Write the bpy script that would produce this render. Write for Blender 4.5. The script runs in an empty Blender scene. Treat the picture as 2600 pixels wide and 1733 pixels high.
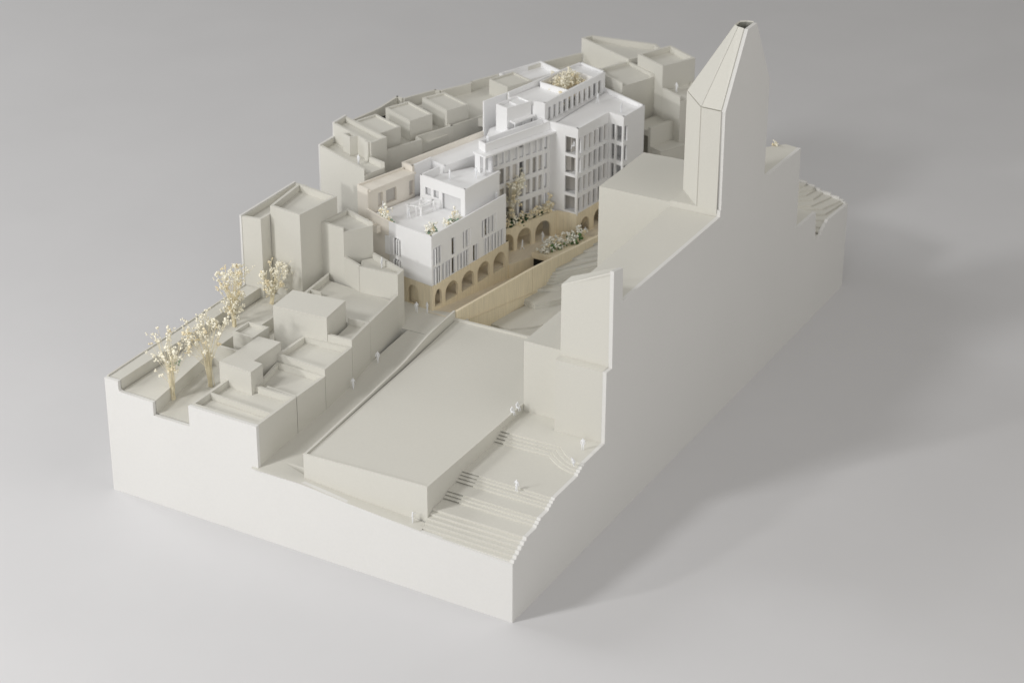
import bpy, bmesh, math, random
from mathutils import Vector, Matrix
from mathutils.geometry import tessellate_polygon

# ------------------------------------------------------------------ scene, camera, light
# One Blender unit is one decimetre: the site model is about 33 cm wide and 57 cm long.
S = bpy.context.scene
COL = S.collection
random.seed(7)

cam_d = bpy.data.cameras.new('camera')
cam = bpy.data.objects.new('camera', cam_d)
COL.objects.link(cam)
RIGHT, UP, FWD = Vector((.8751, .4834, .0042)), Vector((-.2240, .3993, .8890)), Vector((-.4281, .7790, -.4577))
RIGHT.normalize(); FWD = (FWD - RIGHT * FWD.dot(RIGHT)).normalized(); UP = RIGHT.cross(FWD).normalized()
LOC = Vector((6.014, -10.965, 8.481))
cam.matrix_world = Matrix(((RIGHT.x, UP.x, -FWD.x, LOC.x), (RIGHT.y, UP.y, -FWD.y, LOC.y), (RIGHT.z, UP.z, -FWD.z, LOC.z), (0, 0, 0, 1)))
cam_d.sensor_width = 36.0
cam_d.lens = 81.69
cam_d.clip_start, cam_d.clip_end = .1, 400
cam_d.dof.use_dof = True
cam_d.dof.focus_distance = 16.4
cam_d.dof.aperture_fstop = 1.3
S.camera = cam

w = bpy.data.worlds.new('World'); S.world = w; w.use_nodes = True
bg = w.node_tree.nodes['Background']
bg.inputs[0].default_value = (1.0, .975, .925, 1)
bg.inputs[1].default_value = .315
S.view_settings.view_transform = 'Standard'
S.view_settings.look = 'None'
S.view_settings.exposure = 0
S.view_settings.gamma = 1

def area(name, loc, aim, size, power, col, shape='DISK'):
    d = bpy.data.lights.new(name, 'AREA'); d.shape = shape; d.size = size; d.energy = power; d.color = col
    o = bpy.data.objects.new(name, d); COL.objects.link(o); o.location = loc
    o.rotation_euler = (Vector(aim) - Vector(loc)).to_track_quat('-Z', 'Y').to_euler()
    return o
area('key_lamp', (-7.5, -9.5, 5.4), (-1.4, 1.8, .8), .8, 350, (1.0, .985, .965))
area('softbox', (-6.5, -8.5, 10.0), (-.5, 1.0, .5), 2.4, 620, (1.0, .995, .99))
area('window_light', (-20.0, 2.0, 12.0), (-1.5, 2.0, 0), 9.0, 1130, (.98, .99, 1.0))
area('front_light', (4.0, -13.0, 6.0), (0, 0, .5), 7.0, 440, (.99, .99, 1.0))
area('fill_light', (9.0, 2.0, 12.0), (0, 2.0, 0), 9.0, 300, (1.0, .965, .92))
area('side_fill', (10.0, -3.0, 1.8), (0, 1.5, .8), 4.0, 60, (1.0, .985, .96))  # added lamp, not a reflector; brightens the side panel, barely the table

# ------------------------------------------------------------------ materials
def mat(name, col, rough=.75, grain=None, mottle=.03, scale=30, bump=.02, vary=.02, spec=.3):
    m = bpy.data.materials.new(name); m.use_nodes = True
    nt = m.node_tree; N = nt.nodes; L = nt.links; b = N['Principled BSDF']
    b.inputs['Roughness'].default_value = rough
    b.inputs['Specular IOR Level'].default_value = spec
    tc = N.new('ShaderNodeTexCoord'); mp = N.new('ShaderNodeMapping'); L.new(tc.outputs['Object'], mp.inputs[0])
    n1 = N.new('ShaderNodeTexNoise'); n1.inputs['Scale'].default_value = scale; n1.inputs['Detail'].default_value = 5
    L.new(mp.outputs[0], n1.inputs['Vector'])
    n2 = N.new('ShaderNodeTexNoise'); n2.inputs['Scale'].default_value = 1.3; n2.inputs['Detail'].default_value = 3
    L.new(tc.outputs['Object'], n2.inputs['Vector'])
    if grain: mp.inputs['Scale'].default_value = grain
    oi = N.new('ShaderNodeObjectInfo')
    def ramp(src, lo, hi):
        r = N.new('ShaderNodeMapRange'); r.inputs[1].default_value = .3 if src is not oi.outputs['Random'] else 0
        r.inputs[2].default_value = .7 if src is not oi.outputs['Random'] else 1
        r.inputs[3].default_value = lo; r.inputs[4].default_value = hi; L.new(src, r.inputs[0]); return r.outputs[0]
    def mul(a, b2):
        q = N.new('ShaderNodeMath'); q.operation = 'MULTIPLY'; L.new(a, q.inputs[0]); L.new(b2, q.inputs[1]); return q.outputs[0]
    v = mul(mul(ramp(n1.outputs[0], 1 - mottle, 1 + mottle), ramp(n2.outputs[0], 1 - mottle * .7, 1 + mottle * .7)), ramp(oi.outputs['Random'], 1 - vary, 1 + vary))
    mx = N.new('ShaderNodeVectorMath'); mx.operation = 'SCALE'; mx.inputs[0].default_value = col
    L.new(v, mx.inputs['Scale']); L.new(mx.outputs[0], b.inputs['Base Color'])
    if bump:
        bp = N.new('ShaderNodeBump'); bp.inputs['Strength'].default_value = bump; bp.inputs['Distance'].default_value = .01
        L.new(n1.outputs[0], bp.inputs['Height']); L.new(bp.outputs[0], b.inputs['Normal'])
    return m
CARD = mat('ivory_card', (.655, .642, .588), mottle=.012, scale=60)
OUTER = mat('white_board', (.735, .728, .707), mottle=.01, scale=50, vary=.0)
WHITE = mat('white_styrene', (.88, .88, .885), rough=.5, mottle=.006, vary=.012, spec=.4)
CREAM = mat('cream_board', (.80, .755, .68), mottle=.015)
WOOD = mat('birch_plywood', (.80, .71, .53), grain=(9, 9, .5), scale=14, mottle=.09, bump=.03, vary=.02)
DECK = mat('plywood_floor', (.78, .70, .56), grain=(6, .8, 9), scale=12, mottle=.06, bump=.02)
TABLE = mat('table_paper', (.655, .652, .662), rough=.62, scale=.9, mottle=.012, bump=0, vary=0, spec=.3)
FIG = mat('white_figure', (.86, .87, .89), mottle=.005, bump=0, vary=.02)
STEM = mat('dry_stem', (.80, .73, .54), mottle=.08, bump=0, vary=.05)
PETAL = mat('dry_petal', (.92, .88, .74), mottle=.06, scale=60, bump=.1, vary=.03)
PETAL2 = mat('white_petal', (.93, .92, .84), mottle=.06, scale=60, bump=.1, vary=.03)
TAN = mat('tan_petal', (.86, .76, .54), mottle=.1, scale=60, bump=.1, vary=.03)
DGREEN = mat('dark_moss', (.03, .065, .025), mottle=.3, scale=60, bump=.4, vary=.1)
MOSS = mat('green_moss', (.10, .19, .07), mottle=.3, scale=60, bump=.4, vary=.1)
SAGE = mat('sage_moss', (.30, .42, .33), mottle=.2, scale=60, bump=.4, vary=.1)
DARK = mat('painted_dark', (.012, .014, .012), mottle=.02, bump=0)  # near-black; darkness inside tunnel and deep openings put into the colour
SHADE_GREY = mat('painted_shade_grey', (.70, .70, .705), rough=.35, mottle=.01, bump=0, vary=.02)  # grey that paints recess shade onto white panels
GLAZE = mat('grey_acetate', (.56, .535, .50), rough=.3, mottle=.04, bump=0, vary=.25)

# ------------------------------------------------------------------ helpers
def link(name, bm, m, parent=None, smooth=False):
    bmesh.ops.recalc_face_normals(bm, faces=bm.faces)
    me = bpy.data.meshes.new(name); bm.to_mesh(me); bm.free()
    me.materials.append(m)
    if smooth:
        for p in me.polygons: p.use_smooth = True
    o = bpy.data.objects.new(name, me); COL.objects.link(o)
    if parent is not None: o.parent = parent
    return o

def thing(name, label, cat, group=None):
    o = bpy.data.objects.new(name, None); COL.objects.link(o); o.empty_display_size = .05
    o['label'] = label; o['category'] = cat
    if group: o['group'] = group
    return o

def tag(o, label, cat, group=None):
    o['label'] = label; o['category'] = cat
    if group: o['group'] = group
    return o

def structure(o, label=None):
    o['kind'] = 'structure'
    if label: o['label'] = label
    return o

def area2(p):
    return sum(p[i][0] * p[(i + 1) % len(p)][1] - p[(i + 1) % len(p)][0] * p[i][1] for i in range(len(p))) / 2

def ccw(p):
    p = [tuple(q[:2]) for q in p]
    return p if area2(p) > 0 else p[::-1]

def extrude_into(bm, loops, frame, t):
    """A flat piece of board: outline plus holes given in 2-D, put on a frame (origin, u, v, n), t thick along n."""
    O, u, v, n = [Vector(q) for q in frame]
    pts = [[O + u * a + v * b for a, b in lp] for lp in loops]
    flat = [q for lp in pts for q in lp]
    tris = tessellate_polygon([[Vector((a, b, 0)) for a, b in lp] for lp in loops])
    A = [bm.verts.new(q) for q in flat]
    B = [bm.verts.new(q + n * t) for q in flat]
    for tr in tris:
        try:
            bm.faces.new([A[i] for i in tr]); bm.faces.new([B[i] for i in reversed(tr)])
        except ValueError: pass
    k = 0
    for lp in loops:
        m = len(lp)
        for i in range(m):
            j = (i + 1) % m
            bm.faces.new((A[k + i], A[k + j], B[k + j], B[k + i]))
        k += m

def plate_bm(poly, z0, z1, holes=()):
    bm = bmesh.new()
    extrude_into(bm, [ccw(poly)] + [list(h) for h in holes], ((0, 0, z0), (1, 0, 0), (0, 1, 0), (0, 0, 1)), z1 - z0)
    return bm
def plate(name, poly, z0, z1, m, parent=None, holes=()):
    return link(name, plate_bm(poly, z0, z1, holes), m, parent)

def sheet(name, p, q, prof, th, m, parent=None, holes=()):
    """Upright board from p towards q (u runs along it, v is height); th thick to the left of the walk p>q (inwards for a CCW plan)."""
    p, q = Vector((p[0], p[1], 0)), Vector((q[0], q[1], 0)); d = (q - p).normalized(); n = Vector((-d.y, d.x, 0))
    bm = bmesh.new(); extrude_into(bm, [list(prof)] + [list(h) for h in holes], (p, d, (0, 0, 1), n), th)
    return link(name, bm, m, parent)

def rect(u0, u1, v0, v1): return [(u0, v0), (u1, v0), (u1, v1), (u0, v1)]
def arch(u0, u1, v0, vs, vt, k=12):
    c, r = (u0 + u1) / 2, (u1 - u0) / 2
    return [(u0, v0), (u1, v0)] + [(c + r * math.cos(math.pi * i / k), vs + (vt - vs) * math.sin(math.pi * i / k)) for i in range(k + 1)]
def dist(p, q): return math.hypot(q[0] - p[0], q[1] - p[1])

def box_bm(c, s, rz=0, bm=None):
    bm = bm or bmesh.new()
    M = Matrix.Translation(c) @ Matrix.Rotation(rz, 4, 'Z') @ Matrix.Diagonal((s[0], s[1], s[2], 1))
    bmesh.ops.create_cube(bm, size=1, matrix=M)
    return bm

def inset(P, t):
    n = len(P); out = []
    for i in range(n):
        a, b, c = Vector(P[i - 1]), Vector(P[i]), Vector(P[(i + 1) % n])
        d1, d2 = (b - a).normalized(), (c - b).normalized()
        n1, n2 = Vector((-d1.y, d1.x)), Vector((-d2.y, d2.x))
        k = n1 + n2
        if k.length < 1e-4: out.append(tuple(b + n1 * t)); continue
        k = k.normalized(); s = min(t / max(k.dot(n1), .25), t * 3)
        out.append(tuple(b + k * s))
    return out

def house(root, poly, z0, z1, roof, m, th=.022, tops=None, roof_mat=None, skip=(), flush=False):
    """Upright boards with mitred corners round a plan, a roof board let in between them (or lying on top when flush)."""
    P = [tuple(q[:2]) for q in poly]
    if area2(P) < 0:
        P = P[::-1]; n = len(P)
        if tops: tops = [tops[(n - 2 - i) % n] for i in range(n)]
        skip = [(n - 2 - i) % n for i in skip]
    Q = inset(P, th); n = len(P)
    for i in range(n):
        if i in skip: continue
        j = (i + 1) % n
        zt = tops[i] if tops else z1
        if flush: zt = z1 - .014
        a, b, c, d = [Vector(q) for q in (P[i], P[j], Q[j], Q[i])]
        g = (b - a).normalized() * .0004
        link('wall', plate_bm([a + g, b - g, c - g, d + g], z0, zt), m, root)
    if flush: link('roof', plate_bm(inset(P, .0012), z1 - .0135, z1), roof_mat or m, root)
    else: link('roof', plate_bm(inset(P, th * .5 if False else th + .0006), roof - .016, roof), roof_mat or m, root)
    return root

# ------------------------------------------------------------------ table
bm = bmesh.new()
bmesh.ops.create_grid(bm, x_segments=1, y_segments=1, size=80)
t = structure(link('table_surface', bm, TABLE), 'pale grey seamless paper the model stands on')

# ------------------------------------------------------------------ base box with its cut boards
base = thing('model_base', 'white board base box with stepped front and a church silhouette along its side', 'model base')
T = .028
fd = Vector((-3.275, .088, 0)); FL = fd.length; fd.normalize()
def fx(x): return -x * 1.00036
front = [(0, 0), (fx(0), .445), (fx(-.705), .466), (fx(-.717), .468), (fx(-1.0), .488), (fx(-1.26), .510), (fx(-1.45), .535), (fx(-1.62), .552), (fx(-1.985), .556), (fx(-1.985), .877),
         (fx(-2.552), .876), (fx(-2.552), .716), (fx(-2.86), .713), (fx(-2.86), .815), (fx(-3.128), .818), (fx(-3.150), .822), (fx(-3.156), .838), (fx(-3.157), .897), (fx(-3.275), .895), (fx(-3.275), 0)]
p0 = Vector((0, 0, 0)); n = Vector((-fd.y, fd.x, 0))
bm = bmesh.new(); extrude_into(bm, [front], (p0, fd, (0, 0, 1), -n), T)
bm.verts.ensure_lookup_table()
link('front_panel', bm, OUTER, base)
# long side: profile of steps, porch, bell tower, nave, tower with spire, chancel, far slope
STEP_Y = [(.02, .461), (.052, .478), (.085, .495), (.117, .512), (.150, .529), (.185, .547),
          (.322, .562), (.348, .575), (.374, .588), (.490, .602), (.517, .614), (.543, .626), (.568, .638),
          (.898, .651), (.924, .663), (.950, .675), (.976, .688)]
side = [(0, 0), (0, .445)]
z = .445
for y, zz in STEP_Y:
    side += [(y - .005, z), (y + .001, zz + .0035), (y + .012, zz)]
    z = zz
side += [(1.284, .690), (1.284, 1.231), (1.366, 1.225), (1.357, 1.944), (1.490, 1.915), (1.500, 1.668), (3.060, 1.668), (3.060, 1.716), (3.072, 1.718), (3.064, 2.470),
         (3.392, 2.975), (3.548, 2.975), (3.845, 2.458), (3.852, 1.700), (3.874, 1.700), (3.874, 1.676), (4.556, 1.660), (4.574, .976), (4.976, .961), (5.003, .703), (5.125, .703),
         (5.130, .730), (5.155, .732), (5.186, .746), (5.208, .762), (5.240, .762), (5.262, .782), (5.700, .757), (5.700, 0)]
bm = bmesh.new(); extrude_into(bm, [side], ((0, T + .002, 0), (0, 1, 0), (0, 0, 1), (-1, 0, 0)), T)
bm.free()
bm = bmesh.new(); extrude_into(bm, [side], ((0, 0, 0), (0, 1, 0), (0, 0, 1), (-1, 0, 0)), T)
for v in bm.verts:
    if v.co.y < T + .002: v.co.y = max(v.co.y, .0009)
link('side_panel', bm, OUTER, base)
sheet('left_panel', (-3.272, 1.765), (-3.272, .118), [(0, 0), (1.645, 0), (1.645, .8925), (0, .8925)], .018, OUTER, base)
sheet('left_panel', (-3.42, 3.25), (-3.296, 1.772), [(0, 0), (1.48, 0), (1.48, .8), (0, .8)], .018, OUTER, base)
prof = [(0, 0), (2.4, 0), (2.4, .868), (.375, .868), (.375, .852), (.300, .852), (.300, .836), (.245, .836), (.245, .822), (.150, .822), (.150, .806), (.070, .806), (.070, .790), (.035, .790), (.035, .776), (.012, .776), (.012, .760), (0, .757)]
sheet('back_panel', (-.003, 5.692), (-2.4, 5.89), prof, .02, OUTER, base)

# ------------------------------------------------------------------ streets, squares and ground
def fz(x):
    T_ = [(-2.2, .556), (-1.985, .556), (-1.62, .552), (-1.26, .510), (-1.0, .488), (-.717, .468), (-.60, .462)]
    for (a, za), (b, zb) in zip(T_, T_[1:]):
        if x <= b: return za + (zb - za) * max(0, (x - a)) / (b - a)
    return .462
def left_edge(y): return -1.645 - .0655 * (y - .1)
bm = bmesh.new()
rows = []
ys = [.03, .06, .09, .125] + [.2 + .11 * i for i in range(18)]
for y in ys:
    x1 = -.702 if y < .13 else left_edge(y) + .02
    x0 = -2.03
    xs = [x0 + (x1 - x0) * i / 14 for i in range(15)]
    rows.append([bm.verts.new((x, y, min(fz(x) + .069 * (y - .03) if y >= .13 or x < -1.64 else fz(x) + .012 * (y - .03), .694))) for x in xs])
for a, b in zip(rows, rows[1:]):
    for i in range(14): bm.faces.new((a[i], a[i + 1], b[i + 1], b[i]))
structure(link('street', bm, CARD), 'ivory card street climbing between the terrace houses and the raised court')
structure(plate('pavement', [(-2.55, 2.32), (-2.09, 2.075), (-1.74, 2.075), (-1.72, 2.44), (-1.80, 2.50), (-2.03, 2.45), (-2.55, 2.55)], .60, .6945, CARD), 'ivory card landing at the top of the street')
# ramp down to the tunnel, plywood
bm = bmesh.new()
R0 = [(-2.06, 2.395, .6965), (-1.74, 2.385, .6965), (-1.60, 3.40, .578), (-1.94, 3.40, .578), (-1.50, 4.2, .50), (-1.84, 4.2, .50)]
V = [bm.verts.new(q) for q in R0]
bm.faces.new((V[0], V[1], V[2], V[3])); bm.faces.new((V[3], V[2], V[4], V[5]))
structure(link('ramp', bm, DECK), 'plywood ramp going down beside the arcade to the dark tunnel mouth')
sq = structure(plate('square', [(-2.22, 3.42), (-1.924, 3.425), (-1.837, 3.651), (-1.835, 3.66), (-1.49, 3.66), (-1.25, 5.0), (-1.60, 5.0), (-2.2, 4.3)], .6855, .6955, DECK), 'plywood square in front of the arcades')
sheet('ramp_wall', (-1.836, 3.652), (-1.9265, 3.418), [(0, .45), (.2505, .45), (.2505, .6935), (0, .6935)], .010, WOOD, sq)
tun = thing('tunnel_mouth', 'dark rectangular tunnel opening under the flower bed at the foot of the ramp', 'tunnel')
sheet('lintel', (-1.836, 3.634), (-1.600, 3.634), [(0, .6865), (.236, .6865), (.236, .735), (0, .735)], .018, WOOD, tun)
plate('opening', [(-1.834, 3.6535), (-1.59, 3.6535), (-1.59, 3.70), (-1.834, 3.70)], .45, .6845, DARK, tun)  # solid block coloured black for the dark inside the tunnel
plate('planter_bed', [(-1.835, 3.654), (-1.60, 3.654), (-1.49, 4.16), (-1.66, 4.16)], .696, .718, WOOD, tun)
sheet('planter_edge', (-1.658, 4.17), (-1.836, 3.64), [(0, .696), (.56, .696), (.56, .733), (0, .728)], .010, WOOD, tun)
# retaining wall of the courtyard
rw = thing('retaining_wall', 'tall birch plywood retaining wall running along the ramp beside the lower courtyard', 'wall')
sheet('wall_board', (-1.762, 2.336), (-1.625, 3.26), [(0, .40), (.932, .40), (.932, .797), (0, .797)], .022, WOOD, rw)
sheet('wall_board', (-1.6248, 3.2615), (-1.457, 4.04), [(0, .40), (.794, .40), (.794, .797), (0, .797)], .022, WOOD, rw)
sheet('wall_board', (-1.4568, 4.0415), (-1.30, 4.75), [(0, .40), (.72, .40), (.72, .797), (0, .797)], .022, WOOD, rw)
# courtyard ground in stacked card plates
court = structure(plate('courtyard_ground', [(-1.80, 2.36), (-.66, 2.36), (-.66, 5.0), (-1.2, 5.0)], .48, .515, CARD), 'lower courtyard of stacked card contour plates')
def contour(z, pts, t=.017, parent=None, far=((-.66, 3.2), (-.66, 5.0), (-1.20, 5.0))):
    return link('contour_plate', plate_bm(list(pts) + list(far), z - t, z), CARD, parent)
contour(.53, [(-1.72, 2.744), (-1.60, 2.735), (-1.533, 2.742), (-1.428, 2.829), (-1.358, 2.919), (-1.25, 3.1), (-1.1, 3.15)], parent=court)
contour(.5525, [(-1.66, 3.152), (-1.637, 3.150), (-1.530, 3.124), (-1.450, 3.206), (-1.30, 3.46)], .022, court, ((-.66, 3.6), (-.66, 5.0), (-1.20, 5.0)))
contour(.575, [(-1.66, 3.157), (-1.642, 3.157), (-1.534, 3.131), (-1.455, 3.214), (-1.30, 3.47)], .022, court, ((-.66, 3.7), (-.66, 5.0), (-1.20, 5.0)))
contour(.60, [(-1.62, 3.315), (-1.597, 3.323), (-1.468, 3.42), (-1.36, 3.52)], .024, court, ((-.66, 3.75), (-.66, 5.0), (-1.20, 5.0)))
for i in range(4):
    k = i * .012
    contour(.62 + .02 * i, [(-1.64, 3.395 + k * 1.6), (-1.600, 3.420 + k * 1.6), (-1.540, 3.455 + k * 1.5), (-1.48, 3.555 + k), (-1.30, 3.79 + k * 1.4)], .0195, court, ((-.66, 4.0), (-.66, 5.0), (-1.20, 5.0)))
contour(.70, [(-1.62, 3.50), (-1.577, 3.518), (-1.526, 3.58), (-1.364, 3.846)], .019, court, ((-.66, 4.3), (-.66, 5.0), (-1.20, 5.0)))
contour(.718, [(-1.56, 3.70), (-1.53, 3.72), (-1.459, 3.785), (-1.385, 3.886)], .0175, court, ((-.66, 4.5), (-.66, 5.0), (-1.20, 5.0)))
contour(.735, [(-1.50, 3.86), (-1.482, 3.87), (-1.411, 3.936)], .0165, court, ((-.8, 4.7), (-.66, 5.0), (-1.20, 5.0)))
contour(.752, [(-1.47, 3.98), (-1.448, 4.022), (-1.38, 4.08)], .0165, court, ((-.8, 4.8), (-.66, 5.0), (-1.20, 5.0)))
# stepped square in front of the porch: stacked plates, one per step
steps = structure(plate('stepped_square', [(-.685, .03), (-.0285, .03), (-.0285, 1.43), (-.705, 1.43)], .40, .445, CARD), 'broad flights of shallow card steps climbing to the church porch')
for k, (y, zz) in enumerate(STEP_Y):
    zb = .445 if k == 0 else STEP_Y[k - 1][1]
    if k < 13:
        pts = [(-.705, y + (.012 if k > 5 else .010)), (-.0285, y)]
    else:
        d = y - .898; yl = 1.016 + d * 1.1
        xk = -.289 + (k - 13) * .0147
        pts = [(-.705, yl), (xk, yl + .006)] + [(xk + (-.0285 - xk) * q, (yl + .006) + (y - yl - .006) * (1 - (1 - q) ** 1.9)) for q in (.08, .2, .35, .5, .65, .8, .9, 1)]
    xu = (-.665 if k < 6 else -.585 if k < 9 else -.575 if k < 13 else -.635)
    if k < 6:
        link('step', plate_bm(pts + [(-.0285, 1.43), (-.705, 1.43)], zb + .0002, zz), CARD, steps)
    else:
        m_ = (pts[1][1] - pts[0][1]) / (pts[1][0] - pts[0][0]); y0 = pts[0][1]
        body = [(-.705, y0 + .11), (xu - .03, y0 + .11 + m_ * .06), (xu, y0 + m_ * (xu + .705))] + pts[1:]
        bm = plate_bm(body + [(-.0285, 1.43), (-.705, 1.43)], zb + .0002, zz)
        extrude_into(bm, [ccw([pts[0], (xu + .001, y0 + m_ * (xu + .706)), (xu - .029, y0 + .112 + m_ * .06), (-.705, y0 + .112)])], ((0, 0, zz - .0042), (1, 0, 0), (0, 1, 0), (0, 0, 1)), .0040)
        link('step', bm, CARD, steps)
# paths and terraces at the left edge
structure(plate('path', [(-2.97, .122), (-2.585, .111), (-2.57, 1.95), (-2.95, 1.95)], .66, .7155, CARD), 'sunken card path between the garden terrace and the front house')
gt = structure(plate('garden_terrace', [(-3.15, .124), (-2.862, .115), (-2.948, .80), (-2.96, 1.19), (-2.885, 1.19), (-2.875, 1.55), (-2.845, 1.90), (-3.13, 1.90)], .60, .8125, CARD), 'long raised card terrace with dried flower trees')
gw = thing('garden_wall', 'broad-topped card wall along the left edge of the model behind the flower trees', 'wall')
plate('wall_cap', [(-3.249, .125), (-3.158, .122), (-3.147, 1.10), (-3.141, 1.795), (-3.290, 1.763), (-3.265, 1.50), (-3.2525, .9)], .70, .8955, CARD, gw)
sheet('edge_strip', (-3.2725, 1.763), (-3.2725, .118), [(0, .70), (1.645, .70), (1.645, .903), (0, .903)], .012, CARD, gw)
cw = thing('cross_wall', 'short freestanding card wall across the sunken path behind the second flower tree', 'wall')
sheet('wall_board', (-2.945, .882), (-2.60, .880), [(0, .70), (.345, .70), (.345, .884), (0, .884)], .018, CARD, cw)

# ------------------------------------------------------------------ raised court in the middle
rc = thing('raised_court', 'large flat raised card court with a low rim in the middle of the model', 'court')
RC = [(-1.648, .102), (-.708, .138), (-.700, 1.425), (-.700, 2.352), (-1.785, 2.336), (-1.717, 1.476)]
plate('court_floor', inset(ccw(RC), .016), .715, .7285, CARD, rc)
sheet('front_wall', RC[0], RC[1], [(0, .44), (.925, .40), (.925, .742), (0, .742)], .014, CARD, rc)
sheet('side_wall', (-.7078, .132), (-.700, 1.422), [(0, .40), (1.288, .60), (1.288, .745), (0, .742)], .015, CARD, rc)
sheet('back_wall', (-.700, 2.352), (-1.783, 2.336), [(0, .40), (1.083, .40), (1.083, .7425), (0, .7425)], .020, CARD, rc)
bm = bmesh.new()
pts = [(.103, .742), (.5, .744), (1.0, .747), (1.40, .752), (1.55, .760), (1.68, .774), (1.80, .790), (1.90, .800), (2.0, .803), (2.334, .801)]
prev = None
for y, zt in pts:
    x = left_edge(y); r = [bm.verts.new(q) for q in ((x, y, .44), (x, y, zt), (x + .016, y, zt), (x + .016, y, .44))]
    if prev:
        for i in range(4): bm.faces.new((prev[i], prev[(i + 1) % 4], r[(i + 1) % 4], r[i]))
    else: bm.faces.new(r)
    prev = r
bm.faces.new(prev)
link('parapet', bm, CARD, rc)

# ------------------------------------------------------------------ left terrace of houses
G1 = 'flat-roofed houses of the front left terrace'
h = thing('terrace_house', 'lowest card house at the front left edge with two sunken roof strips', 'house', G1)
house(h, [(-2.553, .099), (-1.987, .084), (-1.983, .533), (-2.549, .553)], .45, .876, .826, CARD)
sheet('divider', (-2.529, .292), (-2.008, .252), [(0, .827), (.522, .827), (.522, .8755), (0, .8755)], .014, CARD, h)
h = thing('cube_house', 'card house of two joined cubes rising behind the front roof strips', 'house', G1)
house(h, [(-2.603, .512), (-2.315, .480), (-2.318, .626), (-2.394, .634), (-2.391, .960), (-2.580, .955), (-2.582, .640)], .70, 1.003, 0, CARD, flush=True)
h = thing('terrace_house', 'narrow card roof terrace beside the cube house with a low front wall', 'house', G1)
house(h, [(-2.32, .533), (-1.982, .535), (-1.974, .876), (-2.388, .90)], .45, .876, .834, CARD, skip=[0])
sheet('front_wall', (-2.245, .556), (-1.992, .535), [(0, .80), (.254, .80), (.254, .8765), (0, .8765)], .015, CARD, h)
h = thing('terrace_house', 'card house with a square sunken roof terrace at the middle of the street wall', 'house', G1)
house(h, [(-2.392, .906), (-1.973, .878), (-1.988, 1.250), (-2.386, 1.236)], .45, .931, .886, CARD, tops=[.931, .931, .9305, .931])
h = thing('block_house', 'tall plain card block with a flat lid on the upper terrace', 'house', G1)
house(h, [(-2.626, 1.214), (-2.187, 1.241), (-2.218, 1.537), (-2.646, 1.500)], .70, 1.120, 0, CARD, flush=True)
h = thing('terrace_house', 'small sunken card terrace tucked beside the plain card block', 'house', G1)
house(h, [(-2.186, 1.243), (-1.989, 1.253), (-2.027, 1.555), (-2.216, 1.552)], .45, .986, .933, CARD, tops=[.986, .986, .9855, .90])
h = thing('terrace_house', 'broad card terrace below the wedge house at the top of the street', 'house', G1)
house(h, [(-2.71, 1.74), (-2.640, 1.535), (-2.216, 1.5535), (-2.0275, 1.5565), (-2.081, 2.032), (-2.735, 2.10)], .45, .986, .936, CARD, tops=[.986, .937, .937, .986, .90, .986])
sheet('divider', (-2.692, 1.79), (-2.60, 1.79), [(0, .937), (.092, .937), (.092, .986), (0, .986)], .012, CARD, h)
h = thing('wedge_house', 'wedge-shaped card house with a figure on its roof at the street corner', 'house', G1)
house(h, [(-2.408, 2.022), (-2.084, 2.034), (-2.094, 2.136), (-2.445, 2.285), (-2.50, 2.20)], .45, 1.146, 1.100, CARD, tops=[1.146, 1.146, 1.146, 1.10, 1.10])
sheet('side_wall', (-2.583, 2.093), (-2.410, 2.022), [(0, .90), (.186, .90), (.186, 1.152), (0, 1.152)], .02, CARD, h)
h = thing('corner_house', 'angled card house with a sunken roof between the tall block and the wedge house', 'house', G1)
house(h, [(-2.803, 2.113), (-2.583, 2.094), (-2.456, 2.297), (-2.748, 2.408)], .70, 1.384, 1.352, CARD, tops=[1.384, 1.354, 1.384, 1.384])
h = thing('tall_house', 'tallest card block of the left terrace with a deep sunken roof', 'house', G1)
house(h, [(-3.103, 1.912), (-2.820, 1.880), (-2.765, 2.297), (-3.150, 2.362)], .70, 1.525, 1.470, CARD)
h = thing('slim_house', 'slim card block with a long roof channel leaning on the tallest block', 'house', G1)
house(h, [(-3.278, 1.772), (-3.111, 1.798), (-3.106, 1.912), (-3.153, 2.365), (-3.160, 2.49), (-3.278, 2.49)], .70, 1.457, 1.412, CARD)
sheet('edge_strip', (-3.280, 2.49), (-3.280, 1.768), [(0, .895), (.722, .895), (.722, 1.466), (0, 1.466)], .016, OUTER, h)
h = thing('hut', 'small square card hut with a sunken roof between the flower trees and the blocks', 'house', G1)
house(h, [(-2.843, 1.013), (-2.660, 1.000), (-2.656, 1.199), (-2.836, 1.196)], .70, .950, .922, CARD, th=.014)

# ------------------------------------------------------------------ rear left houses
G2 = 'card houses along the rear left edge'
h = thing('stepped_house', 'tall pale card house with a figure standing on its roof terrace', 'house', G2)
house(h, [(-3.400, 3.025), (-2.830, 2.782), (-2.775, 2.987), (-2.922, 3.028), (-3.400, 3.228)], .60, 1.545, 1.497, CARD, tops=[1.545, 1.50, 1.545, 1.50, 1.545])
sheet('edge_strip', (-3.402, 3.229), (-3.402, 3.020), [(0, .6), (.209, .6), (.209, 1.552), (0, 1.552)], .018, OUTER, h)
h = thing('slab_house', 'long narrow card slab with a sloping sunken roof behind the stepped house', 'house', G2)
house(h, [(-3.400, 3.230), (-2.921, 3.030), (-2.877, 3.189), (-3.398, 3.408)], .60, 1.659, 1.618, CARD)
sheet('edge_strip', (-3.402, 3.409), (-3.402, 3.228), [(0, .6), (.181, .6), (.181, 1.666), (0, 1.666)], .018, OUTER, h)
house(h, [(-3.215, 3.085), (-3.125, 3.047), (-3.088, 3.100), (-3.175, 3.136)], 1.497, 1.659, 1.630, CARD, th=.013)
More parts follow.
